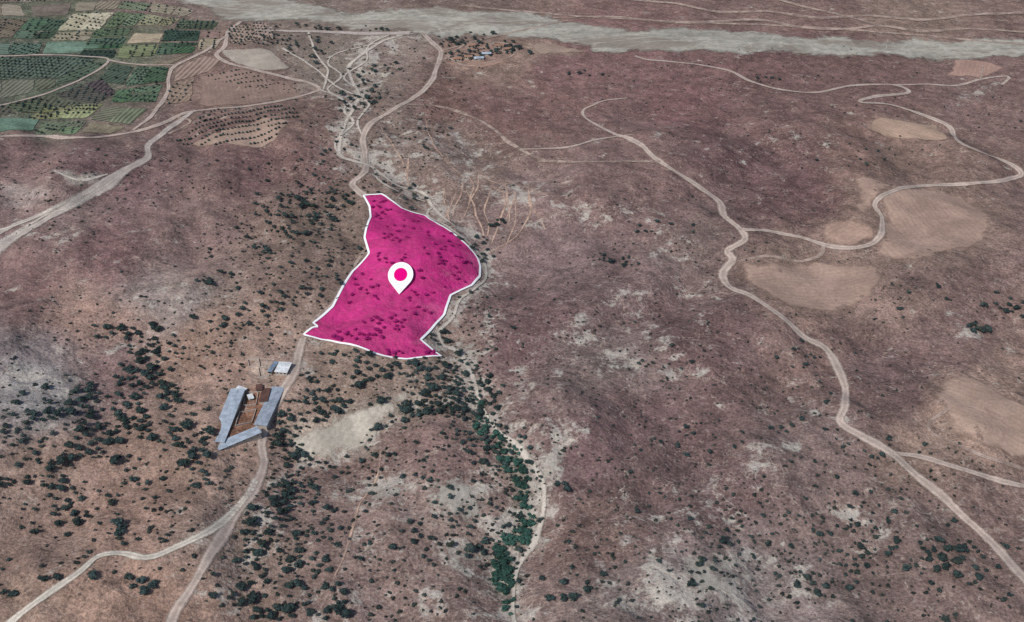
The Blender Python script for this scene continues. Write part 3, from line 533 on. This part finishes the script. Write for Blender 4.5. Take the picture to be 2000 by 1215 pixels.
TC=[(610,395,75,22,46,2.8,5.0,'t'),(590,440,60,22,30,2.6,4.8,'t'),(515,490,25,14,10,2.5,4.5,'t'),(645,372,60,16,18,2,3.8,'t'),(550,420,40,15,10,2.5,4,'t'),(640,545,40,45,24,2,4,'t'),(580,590,50,25,16,2,4,'t'),(430,545,35,14,14,2.6,4.5,'t'),(505,605,40,14,12,2.5,4,'t'),(450,632,40,14,12,2.5,4.2,'t'),(238,652,36,15,24,3.5,5.8,'t'),(292,700,26,22,28,3.1,5.3,'t'),(265,745,35,18,16,3.1,4.8,'t'),(215,775,60,22,18,2.9,4.8,'t'),(310,775,40,25,18,2.9,4.8,'t'),(130,835,80,50,40,2.8,4.9,'t'),(40,850,45,50,18,2.7,4.6,'t'),(260,825,30,25,24,3.1,5.2,'t'),(180,870,60,35,20,2.8,4.8,'t'),(110,905,40,20,14,3,4.8,'t'),(385,905,24,42,46,3.5,5.8,'t'),(360,876,18,12,10,3.1,4.8,'t'),(125,980,28,35,24,2.9,4.8,'t'),(15,940,15,12,5,3,4,'t'),(240,1035,12,10,4,3.5,5,'t'),(255,1060,22,8,6,3,4.4,'t'),(262,940,14,6,4,3,4,'t'),(238,908,10,8,3,3,4,'t'),(705,728,38,20,34,3.1,5.2,'t'),(770,728,25,18,14,2.8,4.4,'t'),(640,790,45,25,34,2.8,4.8,'t'),(600,820,28,20,16,2.6,4.6,'t'),(650,700,30,12,10,2.2,3.6,'t'),(880,780,55,22,80,3,5.1,'t'),(810,800,55,14,56,3,5,'t'),(740,828,32,14,20,2.9,4.8,'t'),(720,700,30,8,12,2.3,3.7,'t'),(860,735,50,24,50,2.4,4.5,'t'),(800,722,70,14,30,2.2,3.9,'t'),(915,800,25,30,30,2.6,4.6,'t'),(550,852,25,28,26,2.9,4.9,'t'),(575,905,30,22,14,2.7,4.3,'t'),(545,985,28,45,36,2.6,4.7,'t'),(493,1065,18,42,38,2.9,5.1,'t'),(590,970,35,45,18,2.5,4.2,'t'),(480,1168,35,16,20,3.1,5.3,'t'),(525,1198,40,14,18,3.1,5.3,'t'),(650,1165,25,28,14,3.1,5.2,'t'),(600,1130,50,50,22,2.6,4.5,'t'),(560,1195,60,20,13,3.1,4.8,'t'),(278,1150,20,14,12,4,5.8,'t'),(185,1130,6,4,1,4,4.5,'t'),(215,985,8,8,2,3,4,'t'),(940,870,45,25,20,2.5,4.4,'t'),(1000,850,25,35,16,2.6,4.4,'t'),(930,1075,18,14,10,3.4,5.2,'t'),(1085,955,16,8,4,3,4.6,'t'),(830,1060,90,50,18,2.2,3.8,'t'),(760,920,90,30,16,2.2,3.6,'t'),(1790,1075,130,60,32,2.3,4.2,'t'),(1840,1080,25,10,7,3.8,5.2,'t'),(1590,1110,110,60,22,2.3,4.0,'t'),(1880,1120,80,60,16,2.6,4.4,'t'),(1980,595,35,20,24,2.8,5,'t'),(1915,640,22,12,11,2.8,4.8,'t'),(1215,512,22,12,12,2.4,4.4,'t'),(1180,505,60,8,8,2,3,'t'),(1300,450,60,16,8,2,3.2,'t'),(1285,712,40,8,8,2,3.4,'t'),(1530,835,30,12,6,2,3.5,'t'),(1550,700,40,20,9,2,3.4,'t'),(1650,800,40,40,14,1.8,3.2,'t'),(1670,1000,70,40,14,2,3.4,'t'),(1700,880,60,30,12,2,3.4,'t'),(1380,860,90,40,12,2,3.4,'t'),(1760,600,90,40,12,2,3.4,'t'),(1380,1110,50,60,8,2.6,4.2,'t'),(1100,1120,50,60,8,2.6,4.2,'t'),
(600,92,45,22,36,2.6,5,'t'),(720,192,32,14,26,3,5.5,'t'),(745,140,40,12,16,2.6,4.5,'t'),(680,212,18,10,9,2.6,4.5,'t'),(720,165,14,12,10,2.6,4.5,'t'),(900,78,55,7,44,3,5.5,'t'),(960,97,50,9,70,3,6,'t'),(895,108,40,10,38,2.6,4.5,'t'),(860,90,14,10,8,3,4,'t'),(1150,145,40,6,9,2,4,'t'),(1480,155,30,10,12,2,3.5,'t'),(1700,310,60,20,12,2,3.4,'t'),(690,60,60,8,16,3,5,'t'),(530,70,40,16,12,2.5,4,'t'),(975,435,14,6,8,2.4,4,'t'),(920,470,34,10,18,2.4,4.4,'t'),(950,500,20,14,12,2.4,4,'t'),(790,385,30,14,14,2.2,3.8,'t'),(760,365,50,12,12,2,3.6,'t'),(860,670,25,20,14,2.4,4.2,'t'),(910,560,30,16,10,2.2,3.8,'t'),(560,330,80,30,22,1.8,3.2,'t'),(640,270,50,40,24,1.8,3.2,'t'),(830,270,50,20,16,1.8,3.4,'t'),(1000,590,60,20,6,2,3,'t'),(600,450,60,12,14,2,3.5,'t'),(395,850,20,20,6,2.4,4,'t'),(330,850,25,30,12,2.4,4,'t'),(300,700,60,60,40,2,3.7,'t'),(150,860,130,80,80,2,3.7,'t'),(620,800,80,70,90,2,3.6,'t'),(560,1050,80,110,100,2,3.7,'t'),(940,810,60,50,50,2,3.4,'t'),(150,1000,100,60,26,2,3.7,'t'),(60,1130,60,60,12,2.2,4,'t'),(1000,950,70,90,36,2,3.4,'t'),(1650,1080,300,80,70,1.8,3.1,'t'),(500,520,120,80,50,1.8,3.5,'t'),(330,850,300,200,40,2.2,3.8,'t'),(700,980,200,120,55,1.8,3.2,'t'),(620,400,120,60,40,1.8,3.5,'t'),(1300,850,500,250,60,1.8,2.9,'t'),
# lush gully growth
(938,822,14,30,22,1.8,4,'l'),(968,862,20,14,16,1.8,4,'l'),(1000,900,22,24,34,2,4.6,'l'),(1018,950,16,30,30,2,4.4,'l'),(1030,1005,13,24,16,2,4.2,'l'),(1008,1052,28,14,28,2,4.6,'l'),(980,1088,18,18,24,2,4.6,'l'),(985,1130,17,30,38,2,4.6,'l'),(995,1180,10,20,8,1.8,3.4,'l'),
(1000,905,28,32,34,1.8,4,'t'),(1010,1050,36,24,26,1.8,4,'t'),(985,1120,28,46,26,1.8,4,'t'),(960,850,26,34,24,2,4,'t'),
# on the plot
(700,655,50,12,30,2,3.5,'m'),(755,635,45,18,26,2,3.3,'m'),(740,410,22,18,16,1.8,2.9,'m'),(790,450,50,26,22,1.8,2.9,'m'),(870,480,40,28,18,1.8,2.9,'m'),(870,530,50,30,18,1.8,2.9,'m'),(760,500,30,20,10,1.8,2.8,'m'),(710,570,34,40,14,1.8,2.8,'m'),(820,600,35,40,14,1.8,2.8,'m'),(830,690,18,4,4,2,3,'m'),(780,690,30,6,8,2,3,'m')]
SC=[(1000,700,1050,520,700,1.0,2.3,'s'),(250,830,300,300,360,1.2,2.8,'s'),(650,1000,350,250,500,1.2,2.6,'s'),(1750,1050,350,200,320,1.2,2.5,'s'),(600,450,180,150,420,1.1,2.6,'s'),(700,150,250,100,260,1.3,2.7,'s'),(1400,600,400,250,300,1.1,2.2,'s'),(1600,200,450,110,200,1.3,2.5,'s'),(200,350,250,60,140,1.3,2.5,'s'),(100,440,120,60,50,1.2,2.5,'s'),(850,760,120,60,180,1.2,2.8,'s'),(560,960,60,150,150,1.2,2.8,'s'),(1000,1000,70,150,120,1.2,2.6,'s'),(500,680,120,90,160,1.1,2.6,'s'),(1400,1080,300,150,240,1.1,2.4,'s'),(780,260,120,80,130,1.1,2.6,'s'),(930,660,60,80,90,1.1,2.6,'s'),(1100,850,300,200,200,1.1,2.2,'s')]
pts=[]
for c in TC+SC:
    u,v,ru,rv,nn,r0,r1,k=c
    if k=='t': r0*=.72; r1*=1.04
    for i in range(nn):
        a=random.uniform(0,6.283); q=math.sqrt(random.random())*1.1 if k!='s' else math.sqrt(random.random())
        if k=='t' and random.random()<.22: q*=1.8
        pts.append((u+ru*q*math.cos(a),v+rv*q*math.sin(a),r0+(r1-r0)*random.random()**1.3,k))
pts=[p for p in pts if p[1]>45 and -60<p[0]<2060 and p[1]<1260]
PX,PY=G([(p[0],p[1]) for p in pts]); PZ=H(PX,PY)
pu=np.array([p[0] for p in pts]); pv=np.array([p[1] for p in pts])
inplot=inpoly(pu,pv,plot); yard=inpoly(pu,pv,[(400,885),(455,750),(570,745),(535,850),(440,890)])|inpoly(pu,pv,[(480,695),(575,695),(575,745),(480,745)])|inpoly(pu,pv,[(590,842),(700,800),(790,776),(790,790),(720,840),(700,872),(600,884)])|inpoly(pu,pv,[(-60,0),(440,45),(400,105),(330,130),(320,200),(270,255),(-60,260)])
for q,(px,c) in enumerate(bare_px):
    if q<8: yard|=inpoly(pu,pv,px)
rd=np.full(len(pts),1e9)
for i,w in enumerate(road_w):
    if R[i][3] in (M_main,M_white,M_wash): rd=np.minimum(rd,np.sqrt(segdist2(PX,PY,w)))
keep=[]; N=len(pts); kx=np.zeros(N);ky=np.zeros(N);kr=np.zeros(N); nk=0
for i,p in enumerate(pts):
    r=p[2]; k=p[3]
    if yard[i] or rd[i]<r*.8+3.2: continue
    if (k=='m')!=bool(inplot[i]): continue
    if nk:
        d=np.hypot(kx[:nk]-PX[i],ky[:nk]-PY[i]); 
        if np.any(d<(.35 if k=='l' else .64)*(kr[:nk]+r)): continue
    kx[nk]=PX[i];ky[nk]=PY[i];kr[nk]=r; nk+=1; keep.append(i)
def dist(i): return -pts[i][2]/math.sqrt(PX[i]**2+PY[i]**2+CH**2)
def build(kinds,kname,meshes_by_kind,labels,cat,group,parts_n,srcs):
    ids=sorted([i for i in keep if pts[i][3] in kinds],key=dist); ind=ids[:298]; rest=ids[298:]
    for q,i in enumerate(ind):
        k=pts[i][3]; vi=random.randrange(len(meshes_by_kind[k])); rot=random.uniform(0,6.28); r=pts[i][2]; sz=r*random.uniform(.75,1.05)
        if q<parts_n:
            e=bpy.data.objects.new(kname,None); COL.objects.link(e); e.location=(PX[i],PY[i],PZ[i]); e.rotation_euler=(0,0,rot); e.scale=(r,r*random.uniform(.75,1.1),sz)
            for nm,m in (("trunk",trunk_me),("crown",crown_me[k][vi])):
                o=bpy.data.objects.new(nm,m); COL.objects.link(o); o.parent=e
        else:
            e=bpy.data.objects.new(kname,meshes_by_kind[k][vi]); COL.objects.link(e); e.location=(PX[i],PY[i],PZ[i]); e.rotation_euler=(0,0,rot); e.scale=(r,r*random.uniform(.75,1.1),sz)
        tag(e,labels[k],cat,group)
    if rest:
        VS=[];FS=[];MI=[];n0=0
        for i in rest:
            k=pts[i][3]; v,f=srcs[random.randrange(len(srcs))]; a=random.uniform(0,6.28); r=pts[i][2]; c_,s_=math.cos(a),math.sin(a)
            w=np.stack([(v[:,0]*c_-v[:,1]*s_)*r+PX[i],(v[:,0]*s_+v[:,1]*c_)*r+PY[i],v[:,2]*r*.9+PZ[i]],1); VS.append(w); FS+=[[j+n0 for j in q] for q in f]; n0+=len(v); MI+=[{'t':0,'s':3,'l':1,'m':2}[k]]*len(f)
        me=bpy.data.meshes.new("distant_"+kname+"s"); me.from_pydata(np.concatenate(VS).tolist(),[],FS)
        for m in(M_leaf,M_lush,M_mag,M_scrub): me.materials.append(m)
        me.polygons.foreach_set("material_index",MI); me.update(); o=bpy.data.objects.new("distant_"+kname+"s",me); COL.objects.link(o); tag(o,"scattered small dark green "+cat+" growth on dry slopes",cat,kind="stuff")
matk={'t':M_leaf,'l':M_lush,'m':M_mag,'s':M_scrub}
trunk_me=mk_mesh("trunk",TR,[M_bark]); crown_me={k:[mk_mesh("crown",d,[matk[k]]) for d in tree_v] for k in 'tlm'}
tm={k:[mk_mesh("oak_tree",d,[matk[k],M_bark],TR) for d in tree_v] for k in 'tlm'}; sm_={'s':[mk_mesh("shrub",d,[M_scrub]) for d in shrub_v]}
build('tlm',"oak_tree",tm,{'t':"dark green rounded evergreen oak on dry soil",'l':"lush green tree growing in the gully bed",'m':"magenta tinted tree growing on the marked plot"},"tree","trees scattered over the hillside",90,tree_low)
build('s',"shrub",sm_,{'s':"low dark scrubby bush on dry ground"},"shrub","shrubs dotted over the hillside",0,shrub_low)
# orchard rows
VS=[];FS=[];n0=0
for px,a,spc,rk,ra,rb in orch:
    x,y=G(px); poly=list(zip(x,y)); cx,cy=x.mean(),y.mean(); R_=max(np.hypot(x-cx,y-cy)); g=np.arange(-R_,R_,spc)
    gx,gy=np.meshgrid(g,np.arange(-R_,R_,spc*rk)); c_,s_=math.cos(-a),math.sin(-a); wx=cx+gx*c_-gy*s_; wy=cy+gx*s_+gy*c_; m=inpoly(wx,wy,poly)
    P=wx[m]+rng.normal(0,.4,m.sum()); Q=wy[m]+rng.normal(0,.4,m.sum()); HZ=H(P,Q)
    for p,q,hz in zip(P,Q,HZ):
        if random.random()<.12: continue
        r=random.uniform(ra,rb); v=IV1*r*(.85+.2*rng.normal(size=(len(IV1),1)))*[1,1,.8]+[p,q,hz+r*.6+.4]; VS.append(v); FS+=[[j+n0 for j in f] for f in IF1]; n0+=len(v)
o=mesh_obj("orchard_trees",np.concatenate(VS),FS,M_leaf); tag(o,"rows of small orchard trees planted in the fields","orchard",kind="stuff")
# ---------------------------------------------------------------- light, world, camera
EL,AZ=48,224   # sun stands to the south-west
w=bpy.data.worlds.new("World"); scene.world=w; w.use_nodes=True; nt=w.node_tree; sky=nt.nodes.new('ShaderNodeTexSky'); sky.sky_type='NISHITA'; sky.sun_disc=False
sky.sun_elevation=math.radians(EL); sky.sun_rotation=math.radians(AZ); nt.links.new(sky.outputs[0],nt.nodes['Background'].inputs[0]); nt.nodes['Background'].inputs[1].default_value=.09
sd=bpy.data.lights.new("sun",'SUN'); sd.energy=3.4; sd.angle=math.radians(.5); sd.color=(1,.975,.93); so=bpy.data.objects.new("sun",sd); COL.objects.link(so)
az=math.radians(AZ); dirv=Vector((math.sin(az)*math.cos(math.radians(EL)),math.cos(az)*math.cos(math.radians(EL)),math.sin(math.radians(EL))))
so.rotation_euler=dirv.to_track_quat('Z','Y').to_euler(); so.location=(0,600,900)
cd=bpy.data.cameras.new("camera"); cd.angle=FOV; cd.clip_start=1; cd.clip_end=30000; co=bpy.data.objects.new("camera",cd); COL.objects.link(co); co.location=(0,0,CH); co.rotation_euler=(math.pi/2-PITCH,0,0); scene.camera=co
scene.view_settings.view_transform='Standard'; scene.view_settings.look='None'; scene.view_settings.exposure=0
print("trees",len(keep))
